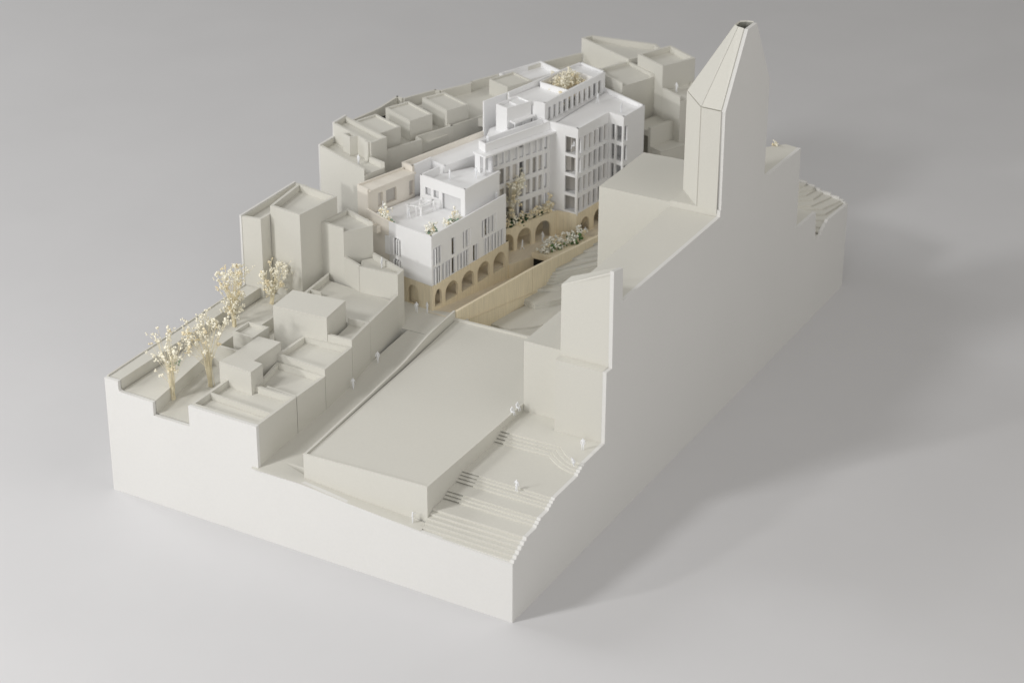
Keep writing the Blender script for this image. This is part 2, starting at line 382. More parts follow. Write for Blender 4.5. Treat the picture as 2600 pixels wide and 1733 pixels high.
sheet('fin', (-2.99, 3.040), (-2.945, 3.022), [(0, 1.40), (.049, 1.40), (.049, 1.659), (0, 1.659)], .015, CARD, h)
HS = [('card rooftop cube nearest the slab house', [(-3.285, 3.368), (-2.978, 3.238), (-2.910, 3.447), (-3.218, 3.577)]),
      ('card rooftop cube in the middle of the rear row', [(-3.222, 3.727), (-2.906, 3.582), (-2.829, 3.799), (-3.137, 3.940)]),
      ('card rooftop cube farthest back in the rear row', [(-3.080, 4.059), (-2.763, 3.914), (-2.682, 4.118), (-2.987, 4.253)])]
for lb, pg in HS:
    h = thing('rear_house', lb, 'house', G2)
    house(h, pg, 1.10, 1.650, 1.637, CARD, th=.018)
h = thing('alley_wall', 'stepped card wall closing the yards between the rear cubes and the long white house', 'wall')
AW = [(-2.945, 3.170), (-2.796, 3.560), (-2.838, 3.580), (-2.711, 3.920), (-2.770, 3.945), (-2.612, 4.225)]
sheet('wall_board', AW[1], AW[0], [(0, .7), (.417, .7), (.417, 1.53), (0, 1.53)][::1], .018, CARD, h)
for a, b in (((-2.796, 3.560), (-2.842, 3.583)), ((-2.842, 3.583), (-2.711, 3.920)), ((-2.711, 3.9205), (-2.612, 4.225)), ((-2.712, 3.922), (-2.775, 3.938))):
    L_ = dist(a, b)
    sheet('wall_board', a, b, [(0, .7), (L_, .7), (L_, 1.53), (0, 1.53)], .018, CARD, h)
structure(plate('yard_ground', [(-3.39, 3.41), (-2.95, 3.20), (-2.80, 3.56), (-2.715, 3.93), (-2.615, 4.22), (-2.62, 4.30), (-3.30, 4.10)], 1.40, 1.470, CARD), 'card yards between the rear cubes')
structure(plate('upper_ground', [(-3.335, 3.80), (-3.34, 4.10), (-2.70, 4.135), (-2.58, 4.20), (-2.40, 4.5), (-2.0, 5.1), (-1.75, 5.62), (-2.5, 5.75), (-2.9, 4.85), (-3.12, 4.38)], 1.45, 1.520, CARD), 'card ground behind the rear cubes')
h = thing('boundary_wall', 'cranked card parapet along the far left edge of the model', 'wall')
BW = [(-3.398, 3.409), (-3.340, 3.80), (-3.346, 4.105), (-3.277, 4.089), (-3.151, 4.384), (-3.105, 4.389), (-2.975, 4.650), (-2.990, 4.684), (-2.914, 4.865), (-2.68, 5.40), (-2.51, 5.735)]
for a, b in zip(BW, BW[1:]):
    L_ = dist(a, b)
    sheet('wall_board', b, a, [(0, 1.0), (L_, 1.0), (L_, 1.60), (0, 1.60)], .018, CARD, h)

# ------------------------------------------------------------------ cream house and long white house
h = thing('cream_house', 'cream board house with three window openings facing the white roof terrace', 'house')
CF = [(-2.827, 2.672), (-2.708, 2.630), (-2.588, 3.116), (-2.70, 3.125)]
win = [rect(.110, .157, 1.287, 1.399), rect(.194, .304, 1.284, 1.396), rect(.442, .491, 1.277, 1.395)]
sheet('facade', CF[1], CF[2], [(0, .6), (.500, .6), (.500, 1.455), (0, 1.455)], .018, CREAM, h, win)
sheet('wall', CF[0], CF[1], [(0, .6), (.126, .6), (.126, 1.465), (0, 1.465)], .016, CREAM, h)
sheet('wall', CF[3], CF[0], [(0, .6), (.470, .6), (.470, 1.470), (0, 1.470)], .014, CREAM, h)
plate('roof', [(-2.812, 2.685), (-2.690, 2.640), (-2.573, 3.116), (-2.695, 3.120)], 1.440, 1.456, CREAM, h)
sheet('backing', (-2.740, 2.66), (-2.635, 3.10), [(0, 1.24), (.452, 1.24), (.452, 1.43), (0, 1.43)], .012, CREAM, h)
for i, (a, b) in enumerate(((.105, .165), (.19, .31), (.435, .497))):
    o = sheet('window', (CF[1][0] - .018, CF[1][1] + .005), (CF[2][0] - .018, CF[2][1]), rect(a, b, 1.27, 1.41), .004, GLAZE, h)
sheet('side_wall', (-2.719, 2.618), (-2.4445, 2.4975), [(0, .5), (.300, .5), (.300, 1.309), (0, 1.309)], .018, CREAM, h)
for u in (.10, .20):
    x, y = -2.719 + .9155 * u - .018, 2.618 - .402 * u - .040
    bm = bmesh.new()
    for (cx, cy, sx, sy) in ((0, -.018, .062, .006), (-.028, 0, .006, .036), (.028, 0, .006, .036)):
        box_bm((x + cx * .9155 + cy * -.402 * -1 * 0, y - cx * .402 + cy, 1.235), (sx, sy, .05), -.414, bm)
    box_bm((x, y, 1.212), (.062, .042, .006), -.414, bm)
    link('balcony', bm, CREAM, h)
h = thing('long_house', 'long low white house with a cream parapet running back from the cream house', 'house')
LH = [(-2.715, 3.142), (-2.607, 3.115), (-2.572, 3.348), (-2.425, 3.301), (-2.333, 3.600), (-2.24, 3.95), (-2.42, 4.02), (-2.50, 4.02)]
plate('roof', LH, 1.425, 1.458, WHITE, h)
plate('body', inset(ccw(LH), .004), .60, 1.4235, WHITE, h)
sheet('chimney_wall', (-2.716, 3.140), (-2.604, 3.112), [(0, 1.30), (.1155, 1.30), (.1155, 1.502), (0, 1.502)], .020, CREAM, h)
sheet('chimney_wall', (-2.604, 3.113), (-2.600, 3.136), [(0, 1.30), (.023, 1.30), (.023, 1.502), (0, 1.502)], .016, CREAM, h)
sheet('parapet', (-2.486, 4.015), (-2.715, 3.144), [(0, 1.20), (.90, 1.20), (.90, 1.5015), (0, 1.5015)], .016, CREAM, h)
sheet('side_wall', (-2.5995, 3.137), (-2.568, 3.346), [(0, 1.25), (.211, 1.25), (.211, 1.499), (0, 1.499)], .014, WHITE, h)
sheet('front_wall', (-2.5725, 3.3455), (-2.4235, 3.298), [(0, 1.25), (.1565, 1.25), (.1565, 1.472), (0, 1.472)], .014, WHITE, h)
sheet('side_wall', (-2.423, 3.2985), (-2.331, 3.600), [(0, 1.25), (.315, 1.25), (.315, 1.472), (0, 1.472)], .012, WHITE, h)
sheet('side_wall', (-2.3308, 3.6005), (-2.24, 3.90), [(0, 1.25), (.313, 1.25), (.313, 1.462), (0, 1.462)], .012, WHITE, h)

# ------------------------------------------------------------------ white house with arcade (front of the new building)
wh = thing('white_house', 'white styrene house on a birch arcade of five arches with a planted roof terrace', 'house')
A0, A1, A2 = (-2.031, 2.429), (-1.926, 3.420), (-2.4445, 2.499)
d0 = (Vector((A1[0] - A0[0], A1[1] - A0[1], 0))).normalized()
AW1 = (A0[0] + d0.x * .960, A0[1] + d0.y * .960)
arches = [arch(.035, .123, .712, .775, .848), arch(.167, .328, .705, .768, .848), arch(.375, .540, .703, .768, .848), arch(.582, .745, .700, .768, .848), arch(.792, .952, .695, .768, .848)]
sheet('arcade_wall', A0, A1, [(0, .45), (.997, .45), (.997, .899), (0, .899)], .020, WOOD, wh, arches)
sheet('end_wall', (A1[0], A1[1]), (-2.25, 3.47), [(0, .45), (.33, .45), (.33, .899), (0, .899)], .016, WOOD, wh)
sheet('base_wall', A2, A0, [(0, .45), (.4195, .45), (.4195, .899), (0, .899)], .018, WOOD, wh, [arch(.18, .285, .7, .795, .855)])
plate('arcade_floor', [(-2.40, 2.52), (-2.055, 2.46), (-1.955, 3.40), (-2.26, 3.45)], .68, .7005, DECK, wh)
sheet('arcade_back', (-2.175, 2.50), (-2.06, 3.44), [(0, .68), (.94, .68), (.94, .898), (0, .898)], .012, WOOD, wh, [rect(.20, .27, .70, .82), rect(.44, .53, .70, .82)])
sheet('door_recess', (-2.4, 2.530), (-2.06, 2.472), [(0, .68), (.34, .68), (.34, .898), (0, .898)], .010, WOOD, wh)
plate('ceiling', [(-2.43, 2.512), (-2.036, 2.446), (-1.948, 3.38), (-2.26, 3.44)], .880, .8985, WOOD, wh)
# shutter bays of the long facade
upper = [(.022, .120, [('s', .034), ('s', .066), ('s', .100)]), (.245, .300, [('d', .262, .292)]), (.395, .500, [('s', .420), ('s', .458)]), (.640, .765, [('s', .665), ('d', .690, .712), ('s', .712), ('s', .745)]), (.770, .835, [('s', .800)])]
lower = [(.018, .105, [('s', .036), ('s', .072), ('s', .095)]), (.125, .295, [('s', .155), ('s', .200), ('s', .235), ('d', .262, .290)]), (.320, .470, [('s', .345), ('s', .385), ('s', .425), ('s', .455)]),
         (.515, .600, [('d', .535, .562), ('s', .585)]), (.655, .935, [('s', .700), ('s', .745), ('s', .790), ('s', .835), ('s', .880), ('s', .920)])]
holes = [rect(a, b, 1.062, 1.198) for a, b, _ in upper] + [rect(a, b, .905, 1.036) for a, b, _ in lower]
sheet('facade', A0, AW1, [(0, .9), (.960, .9), (.960, 1.309), (0, 1.309)], .014, WHITE, wh, holes)
nin = Vector((-d0.y, d0.x, 0))
def fpt(u, off): return (A0[0] + d0.x * u + nin.x * off, A0[1] + d0.y * u + nin.y * off)
dark = [rect(a - .002, b + .002, 1.062, 1.198) for _, _, l in upper for (k, *ab) in l if k == 'd' for a, b in [ab]] + [rect(a - .002, b + .002, .905, 1.036) for _, _, l in lower for (k, *ab) in l if k == 'd' for a, b in [ab]]
sheet('recess_panel', fpt(0.016, .0065), fpt(.955, .0065), [(-.012, .902), (.94, .902), (.94, 1.245), (-.012, 1.245)], .010, WHITE, wh, [[(u - .016, v) for u, v in r] for r in dark])
for r in dark:
    us = [u for u, _ in r]; vs = [v for _, v in r]
    sheet('window', fpt(min(us) - .01, .045), fpt(max(us) + .01, .045), rect(0, max(us) - min(us) + .02, min(vs) - .005, max(vs) + .005), .004, GLAZE, wh)
for rows_, z0, z1 in ((upper, 1.064, 1.197), (lower, .907, 1.035)):
    for a, b, l in rows_:
        for it in l:
            if it[0] != 's': continue
            u = it[1]; th_ = random.uniform(.42, .62) if u > .12 else random.uniform(.75, .95); ang = math.atan2(d0.y, d0.x) + th_
            c = fpt(u, -.017 * math.sin(th_) + .006)
            bm = bmesh.new(); box_bm((c[0], c[1], (z0 + z1) / 2), (.034, .0065, z1 - z0), ang, bm)
            link('shutter', bm, WHITE, wh)
# left facade
lw = [rect(.048, .110, 1.060, 1.196), rect(.048, .110, .905, 1.022)]
sheet('front_wall', A2, A0, [(0, .9), (.4185, .9), (.4185, 1.309), (0, 1.309)], .014, WHITE, wh, lw)
for z0, z1 in ((1.062, 1.194), (.907, 1.020)):
    for u in (.056, .084, .105):
        px, py = A2[0] + (A0[0] - A2[0]) * u / .419, A2[1] + (A0[1] - A2[1]) * u / .419
        bm = bmesh.new(); box_bm((px, py - .004, (z0 + z1) / 2), (.006, .034, z1 - z0), .15, bm); link('shutter', bm, WHITE, wh)
    px, py = A2[0] + (A0[0] - A2[0]) * .078 / .419, A2[1] + (A0[1] - A2[1]) * .078 / .419 + .035
    bm = bmesh.new(); box_bm((px, py, (z0 + z1) / 2), (.09, .006, z1 - z0), -.168, bm); link('window', bm, GLAZE, wh)
bm = bmesh.new(); box_bm((-2.452, 2.494, 1.12), (.05, .008, .15), -.168, bm); link('shutter', bm, WHITE, wh)
# roof terrace
plate('roof', [(-2.70, 2.632), (-2.4445, 2.515), (-2.046, 2.445), (-1.946, 3.37), (-2.10, 3.42), (-2.45, 3.30), (-2.57, 3.12)], 1.232, 1.252, WHITE, wh)
# upper storey
UP4 = [(-2.500, 3.053), (-2.055, 2.970), (-2.003, 3.410), (-2.30, 3.52), (-2.425, 3.297), (-2.460, 3.26)]
uw = [rect(.050, .108, 1.325, 1.386), rect(.135, .191, 1.325, 1.386), rect(.222, .409, 1.2535, 1.387)]
sheet('storey_front', UP4[0], UP4[1], [(0, 1.253), (.4527, 1.253), (.4527, 1.476), (0, 1.476)], .014, WHITE, wh, uw)
sheet('storey_side', UP4[1], UP4[2], [(.0, 1.253), (.443, 1.253), (.443, 1.476), (.0, 1.476)], .014, WHITE, wh)
sheet('storey_back', (-2.460, 3.26), UP4[0], [(0, 1.253), (.2108, 1.253), (.2108, 1.476), (0, 1.476)], .014, WHITE, wh)
plate('roof', [(-2.487, 3.066), (-2.066, 2.987), (-2.018, 3.405), (-2.30, 3.51), (-2.425, 3.290), (-2.45, 3.256)], 1.392, 1.410, WHITE, wh)
for (a, b, z0, z1) in ((.045, .112, 1.32, 1.39), (.13, .196, 1.32, 1.39), (.215, .415, 1.2535, 1.391)):
    e0, e1 = Vector(UP4[0]), Vector(UP4[1]); dd = (e1 - e0).normalized(); nn = Vector((-dd.y, dd.x))
    s0, s1 = e0 + dd * (a - .004) + nn * .022, e0 + dd * (b + .004) + nn * .022
    sheet('window', s0, s1, rect(0, b - a + .008, z0, z1), .004, SHADE_GREY, wh)  # shade of the recess painted as grey on the panel
# pergola on the terrace
pg = thing('pergola', 'small white frame pergola on the roof terrace in front of the white upper storey', 'pergola')
for (x, y) in ((-2.385, 2.800), (-2.355, 2.822), (-2.315, 2.945), (-2.43, 2.93), (-2.46, 2.80)):
    bm = bmesh.new(); box_bm((x, y, 1.292), (.012, .012, .080), .1, bm); link('post', bm, WHITE, pg)
bm = bmesh.new()
for c, s, r in (((-2.348, 2.88, 1.334), (.014, .17, .008), -.25), ((-2.425, 2.865, 1.334), (.014, .16, .008), -.25), ((-2.372, 2.948, 1.334), (.12, .012, .008), .1), ((-2.42, 2.795, 1.334), (.10, .012, .008), .1)): box_bm(c, s, r, bm)
link('beam', bm, WHITE, pg)
bm = bmesh.new(); box_bm((-2.338, 2.885, 1.258), (.012, .12, .010), -.25, bm); link('sill', bm, WHITE, pg)

# ------------------------------------------------------------------ white wing with tall window grid
wg = thing('white_wing', 'white wing with a tall grid of narrow window openings above a planted birch arcade', 'house')
W0 = Vector((-1.864, 4.099)); wd = Vector((-.32, -.9474)).normalized()
def wp(u, off=0):  # off: to the inside (west)
    return tuple(W0 + wd * u + Vector((wd.y, -wd.x)) * off)
WL = .66
wa = [arch(WL - .232, WL - .060, .6975, .775, .860), arch(WL - .425, WL - .272, .6975, .775, .860), arch(WL - .615, WL - .462, .6975, .775, .860)]
sheet('arcade_wall', wp(WL), wp(0), [(0, .6), (WL, .6), (WL, .904), (0, .904)], .018, WOOD, wg, wa)
sheet('arcade_back', wp(WL, .16), wp(0, .16), [(0, .6), (WL, .6), (WL, .888), (0, .888)], .012, WOOD, wg)
plate('planter_bed', [wp(.0, .012), wp(WL, .012), wp(WL, .22), wp(-.02, .22)], .870, .889, WOOD, wg)
F0 = Vector((-1.957, 4.143))
def wf(u, off=0): return tuple(F0 + wd * u + Vector((wd.y, -wd.x)) * off)
FLn = .615
cols = [(.028, .055), (.079, .118), (.139, .182), (.207, .254), (.279, .325), (.346, .397), (.422, .468), (.489, .534), (.556, .600)]
rowsW = [(.915, 1.035), (1.080, 1.207), (1.245, 1.378), (1.412, 1.517)]
holes = [rect(FLn - b, FLn - a, v0, v1) for a, b in cols for v0, v1 in rowsW]
sheet('facade', wf(FLn), wf(0), [(0, .8895), (FLn, .8895), (FLn, 1.552), (0, 1.552)], .016, WHITE, wg, holes)
for k, zf in enumerate((.905, 1.058, 1.224, 1.392)):
    plate('floor', [wf(-.01, .0175), wf(FLn, .0175), wf(FLn, .15), wf(-.01, .15)], zf - .012, zf + .004, WHITE, wg)
sheet('back_wall', wf(FLn, .12), wf(-.02, .12), [(0, .8), (FLn + .02, .8), (FLn + .02, 1.55), (0, 1.55)], .010, WHITE, wg)
rnd = random.Random(3)
for i, (a, b) in enumerate(cols):
    for j, (v0, v1) in enumerate(rowsW):
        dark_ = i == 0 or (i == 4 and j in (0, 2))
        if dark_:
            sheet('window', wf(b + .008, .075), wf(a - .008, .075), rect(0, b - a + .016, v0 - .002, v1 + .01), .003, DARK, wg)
        elif j == 3:
            sheet('window', wf(b + .004, .020), wf(a - .004, .020), rect(0, b - a + .008, v0, v1 - (.026 if i == 4 else .012)), .003, WHITE, wg)
        else:
            sheet('window', wf(b + .004, .021), wf(a - .004, .021), rect(0, b - a + .008, v0 + .002, v1 - .002), .003, GLAZE, wg)
plate('cornice', [(-1.896, 4.136), (-2.125, 3.408), (-2.262, 3.456), (-2.045, 4.165)], 1.5535, 1.567, WHITE, wg)
house(wg, [(-1.956, 4.142), (-2.168, 3.484), (-2.252, 3.525), (-2.040, 4.19)], 1.5675, 1.637, 1.588, WHITE, th=.012)
for (x, y) in ((-2.141, 3.421),):
    bm = bmesh.new(); box_bm((x, y, 1.482), (.018, .018, .142), .2, bm); link('post', bm, WHITE, wg)
sheet('pavilion_wall', (-2.247, 3.456), (-2.190, 3.437), [(0, 1.39), (.060, 1.39), (.060, 1.5525), (0, 1.5525)], .012, WHITE, wg)
sheet('pavilion_wall', (-2.235, 3.535), (-2.110, 3.495), [(0, 1.39), (.131, 1.39), (.131, 1.5525), (0, 1.5525)], .008, SHADE_GREY, wg)  # back panel; shade under the cornice painted as grey
plate('pavilion_floor', [(-2.10, 3.43), (-2.26, 3.47), (-2.23, 3.58), (-2.06, 3.53)], 1.397, 1.4115, WHITE, wg)

# ------------------------------------------------------------------ white tower block
tw = thing('white_tower', 'tall white corner block with four storeys of slit windows over a birch base', 'house')
TP = [(-1.957, 4.143), (-1.692, 4.116), (-1.643, 4.553), (-1.494, 4.520), (-1.459, 4.826), (-1.917, 5.025)]
rowsT = [(.915, 1.040), (1.078, 1.210), (1.245, 1.380), (1.413, 1.547)]
rowsL = [(.916, 1.047), (1.072, 1.214), (1.240, 1.384), (1.408, 1.549)]
sheet('facade', TP[0], TP[1], [(0, .8895), (.2663, .8895), (.2663, 1.637), (0, 1.637)], .016, WHITE, tw, [rect(.149, .2493, a, b) for a, b in rowsL])
sheet('facade', TP[1], TP[2], [(0, .904), (.4395, .904), (.4395, 1.637), (0, 1.637)], .020, WHITE, tw, [rect(.017 + .0716 * k, .057 + .0716 * k, a, b) for a, b in rowsT for k in range(6)])
sheet('facade', TP[2], TP[3], [(0, .904), (.1525, .904), (.1525, 1.637), (0, 1.637)], .016, WHITE, tw, [rect(.030, .062, a, b) for a, b in rowsT] + [rect(.080, .138, a, b) for a, b in rowsT])
sheet('facade', TP[3], TP[4], [(0, .904), (.308, .904), (.308, 1.637), (0, 1.637)], .016, WHITE, tw, [rect(.014, .062, a, b) for a, b in rowsT])
sheet('wall', TP[4], TP[5], [(0, .904), (.499, .904), (.499, 1.637), (0, 1.637)], .016, WHITE, tw)
TI = inset(TP, .0175)
plate('roof', [(-2.021, 4.176), (-1.956, 4.150), (-1.919, 5.018), (-1.924, 5.02)], 1.590, 1.6015, WHITE, us) if False else None
for zf in (.9045, 1.058, 1.225, 1.393): plate('floor', TI, zf - .010, zf + .008, WHITE, tw)
plate('roof', TI, 1.588, 1.602, WHITE, tw)
plate('roof_edge', [(-2.0195, 4.1765), (-1.957, 4.145), (-1.9445, 4.42), (-1.918, 5.022), (-1.9205, 5.028)], 1.560, 1.6015, WHITE, tw)
core = [(-1.90, 4.25), (-1.80, 4.235), (-1.745, 4.66), (-1.59, 4.66), (-1.56, 4.80), (-1.86, 4.93)]
for zf, zt in ((.913, 1.047), (1.067, 1.214), (1.234, 1.382), (1.402, 1.586)):
    plate('inner_wall', core, zf, zt, WHITE, tw)
for k in range(6):
    for j, (a, b) in enumerate(rowsT):
        e0, e1 = Vector(TP[1]), Vector(TP[2]); dd = (e1 - e0).normalized(); nn = Vector((-dd.y, dd.x))
        dark_ = (k in (3, 4) and j < 3) or (k == 0 and j > 1) or (k == 4)
        s = e0 + dd * (.013 + .0716 * k) + nn * (.070 if dark_ else .0225)
        sheet('window', s, s + dd * .048, rect(0, .048, a + .001, b - .001), .003, GLAZE if k else GLAZE, tw)
for a, b in rowsL:
    s, q = (-1.835, 4.165), (-1.745, 4.200)
    sheet('window', s, q, rect(0, .0966, a - .001, b), .003, GLAZE, tw)
ta = [arch(.063, .190, .697, .770, .838), arch(.255, .380, .697, .770, .838)]
sheet('base_wall', (-1.6935, 4.1145), (-1.6445, 4.5515), [(0, .6), (.4395, .6), (.4395, .9035), (0, .9035)], .016, WOOD, tw, ta)
sheet('base_wall', (-1.8695, 4.1020), (-1.6945, 4.1140), [(0, .6), (.175, .6), (.175, .9035), (0, .9035)], .014, WOOD, tw)
sheet('base_wall', (-1.6445, 4.5515), (-1.46, 4.80), [(0, .6), (.309, .6), (.309, .9035), (0, .9035)], .014, WOOD, tw)
sheet('base_back', (-1.80, 4.20), (-1.745, 4.65), [(0, .6), (.45, .6), (.45, .9), (0, .9)], .012, WOOD, tw)

for k in range(6):
    for a, b in rowsT:
        e0, e1 = Vector(TP[1]), Vector(TP[2]); dd = (e1 - e0).normalized(); nn = Vector((dd.y, -dd.x))
        c = e0 + dd * (.0605 + .0716 * k) + nn * .0045
        bm = bmesh.new(); box_bm((c.x, c.y, (a + b) / 2), (.0065, .012, b - a + .004), math.atan2(dd.y, dd.x), bm); link('fin', bm, WHITE, tw)  # added fins imitating the bright lit reveals right of each opening
# ------------------------------------------------------------------ white upper storey with colonnade, stair tower, canopy
us = thing('roof_storey', 'white set-back storey with a colonnade and a planted roof behind the tower parapet', 'house')
U = [(-2.116, 4.163), (-2.020, 4.175), (-1.920, 5.030), (-2.200, 5.135), (-2.391, 4.238)]
ul = dist(U[1], U[2])
ucol = [.045 + .0715 * k for k in range(11)]
uh = [rect(a, a + .044, 1.6035, 1.715) for a in ucol]
sheet('colonnade', U[1], U[2], [(0, 1.6025), (ul, 1.6025), (ul, 1.770), (0, 1.770)], .016, WHITE, us, uh)
sheet('wall', U[0], U[1], [(0, 1.55), (.0967, 1.55), (.0967, 1.770), (0, 1.770)], .014, WHITE, us)
sheet('wall', U[2], U[3], [(0, 1.50), (.299, 1.50), (.299, 1.770), (0, 1.770)], .014, WHITE, us)
sheet('wall', U[3], U[4], [(0, 1.45), (.917, 1.45), (.917, 1.770), (0, 1.770)], .014, WHITE, us)
sheet('wall', U[4], U[0], [(0, 1.45), (.285, 1.45), (.285, 1.730), (0, 1.730)], .014, WHITE, us)
plate('roof', [(-2.375, 4.25), (-2.10, 4.18), (-2.037, 4.19), (-1.990, 4.515), (-2.295, 4.57)], 1.712, 1.7255, WHITE, us)
plate('roof', [(-2.225, 4.98), (-1.945, 4.86), (-1.938, 5.012), (-2.19, 5.108)], 1.735, 1.7485, WHITE, us)
sheet('planter_wall', (-2.265, 4.551), (-1.998, 4.503), [(0, 1.66), (.271, 1.66), (.271, 1.772), (0, 1.772)], .014, WHITE, us)
sheet('planter_wall', (-1.950, 4.872), (-2.228, 4.968), [(0, 1.66), (.294, 1.66), (.294, 1.772), (0, 1.772)], .012, WHITE, us)
sheet('planter_wall', (-2.238, 4.96), (-2.285, 4.58), [(0, 1.66), (.38, 1.66), (.38, 1.765), (0, 1.765)], .008, WHITE, us)
plate('planter_bed', [(-2.27, 4.575), (-2.005, 4.53), (-1.965, 4.855), (-2.222, 4.945)], 1.680, 1.700, WOOD, us)
sheet('inner_wall', (-2.14, 4.25), (-2.04, 4.98), [(0, 1.6025), (.737, 1.6025), (.737, 1.70), (0, 1.70)], .010, WHITE, us)
for k in range(11):
    if k in (3, 4, 5, 9): continue
    dd = (Vector(U[2]) - Vector(U[1])).normalized(); nn = Vector((-dd.y, dd.x))
    s = Vector(U[1]) + dd * (ucol[k] - .004) + nn * .024
    sheet('window', s, s + dd * .052, rect(0, .052, 1.604, 1.714), .003, GLAZE if k > 2 else WHITE, us)
st = thing('stair_tower', 'white stair tower with an open top rising beside the canopy', 'tower')
house(st, [(-2.345, 3.966), (-2.222, 3.926), (-2.130, 4.150), (-2.285, 4.205)], 1.40, 1.770, 1.745, WHITE, th=.011)
plate('lid', [(-2.30, 4.09), (-2.19, 4.052), (-2.146, 4.145), (-2.28, 4.193)], 1.746, 1.760, WHITE, st)
sf = thing('screen_wall', 'thin white freestanding screen wall left of the stair tower', 'wall')
sheet('wall_board', (-2.470, 3.994), (-2.403, 4.252), [(0, 1.40), (.2666, 1.40), (.2666, 1.756), (0, 1.756)], .013, WHITE, sf)
cn = thing('canopy_house', 'low white storey with a projecting canopy slab and door openings beside the stair tower', 'house')
plate('canopy', [(-2.245, 3.967), (-2.151, 3.925), (-2.092, 4.158), (-2.190, 4.158)], 1.646, 1.6605, WHITE, cn)
sheet('door_wall', (-2.182, 3.98), (-2.110, 4.175), [(0, 1.55), (.207, 1.55), (.207, 1.6475), (0, 1.6475)], .010, WHITE, cn, [rect(.03, .075, 1.553, 1.636), rect(.135, .185, 1.553, 1.636)])
sheet('door', (-2.20, 4.00), (-2.135, 4.165), [(0, 1.55), (.176, 1.55), (.176, 1.64), (0, 1.64)], .004, GLAZE, cn)
plate('floor', [(-2.04, 4.17), (-2.245, 3.54), (-2.40, 3.96), (-2.35, 4.2), (-2.1, 4.22)], 1.45, 1.5515, WHITE, cn)
sheet('low_wall', (-2.25, 3.925), (-2.162, 3.895), [(0, 1.50), (.092, 1.50), (.092, 1.596), (0, 1.596)], .010, WHITE, cn)
rb = thing('rear_white_house', 'white house with a sunken roof at the far left edge behind the card cube', 'house')
house(rb, [(-2.860, 4.935), (-2.630, 4.80), (-2.430, 5.245), (-2.700, 5.365)], 1.30, 1.612, 1.565, WHITE, th=.014)
kb = thing('card_cube', 'card cube with a shallow sunken roof between the yards and the white storey', 'house', G2)
house(kb, [(-2.802, 4.665), (-2.582, 4.583), (-2.479, 4.813), (-2.711, 4.915)], 1.30, 1.660, 1.648, CARD, th=.016)

# ------------------------------------------------------------------ far card houses on the right
G3 = 'card houses at the far end behind the white tower'
h = thing('far_house', 'wide card house with a long sunken roof at the farthest end', 'house', G3)
house(h, [(-2.515, 5.760), (-1.935, 5.487), (-1.75, 5.80), (-1.90, 5.94), (-2.470, 5.860)], 1.0, 1.725, 1.675, CARD)
h = thing('far_house', 'tall card cube with a deep sunken roof close to the church spire', 'house', G3)
house(h, [(-1.837, 5.456), (-1.533, 5.305), (-1.383, 5.607), (-1.690, 5.782)], .9, 1.800, 1.747, CARD)
h = thing('far_house', 'middle card cube with a sunken roof just behind the white colonnade storey', 'house', G3)
house(h, [(-1.945, 5.108), (-1.757, 5.020), (-1.629, 5.352), (-1.954, 5.528), (-2.078, 5.229)], .9, 1.700, 1.672, CARD, tops=[1.70, 1.674, 1.70, 1.70, 1.70])
h = thing('far_house', 'card terrace with one white figure between the tall cube and the spire', 'house', G3)
house(h, [(-1.529, 5.297), (-1.308, 5.176), (-1.180, 5.42), (-1.40, 5.58)], .9, 1.614, 1.575, CARD, tops=[1.614, 1.577, 1.60, 1.58])
h = thing('yard_wall', 'card yard block with a stepped side between the white tower and the church', 'house', G3)
house(h, [(-1.497, 4.987), (-1.470, 4.975), (-1.352, 5.285), (-1.400, 5.26)], .8, 1.385, 1.380, CARD, th=.006)
plate('yard_floor', [(-1.66, 5.05), (-1.49, 4.99), (-1.37, 5.27), (-1.60, 5.36)], 1.30, 1.345, CARD, h)
house(h, [(-1.483, 4.987), (-1.351, 4.927), (-1.234, 5.168), (-1.366, 5.225)], .8, 1.221, 0, CARD, flush=True)
house(h, [(-1.366, 5.30), (-1.25, 5.255), (-1.18, 5.4), (-1.30, 5.45)], .8, 1.26, 1.23, CARD, th=.014)

# ------------------------------------------------------------------ church
ch = thing('church', 'ivory card church cut in half along its nave with bell tower, transept and tall spire', 'church')
XI = -.0288
sheet('porch_wall', (-.385, 1.2845), (XI, 1.2845), [(0, .60), (.356, .60), (.356, 1.2295), (0, 1.2295)], .018, CARD, ch)
sheet('porch_side', (-.385, 1.425), (-.385, 1.285), [(0, .60), (.14, .60), (.14, 1.2285), (0, 1.2285)], .014, CARD, ch)
plate('porch_ledge', [(-.388, 1.286), (XI, 1.286), (XI, 1.372), (-.388, 1.372)], 1.216, 1.2305, CARD, ch)
sheet('aisle_front', (-.701, 1.424), (-.386, 1.424), [(0, .60), (.315, .60), (.315, 1.2305), (0, 1.2305)], .018, CARD, ch)
plate('aisle_roof', [(-.699, 1.4435), (-.392, 1.4435), (-.392, 3.05), (-.699, 3.05)], 1.216, 1.2308, CARD, ch)
sheet('aisle_wall', (-.701, 3.05), (-.701, 1.4435), [(0, .45), (1.606, .45), (1.606, 1.2305), (0, 1.2305)], .018, CARD, ch)
def quad_board(name, q, t, parent, m=CARD):
    q = [Vector(a) for a in q]; nn = (q[1] - q[0]).cross(q[2] - q[0]).normalized()
    bm = bmesh.new(); A_ = [bm.verts.new(a) for a in q]; B_ = [bm.verts.new(a - nn * t) for a in q]
    bm.faces.new(A_); bm.faces.new(B_[::-1]); k = len(q)
    for i in range(k): bm.faces.new((A_[i], A_[(i + 1) % k], B_[(i + 1) % k], B_[i]))
    return link(name, bm, m, parent)
sheet('bell_tower_front', (-.390, 1.3665), (XI, 1.3665), [(0, 1.20), (.361, 1.20), (.361, 1.925), (0, 1.752)], .014, CARD, ch)
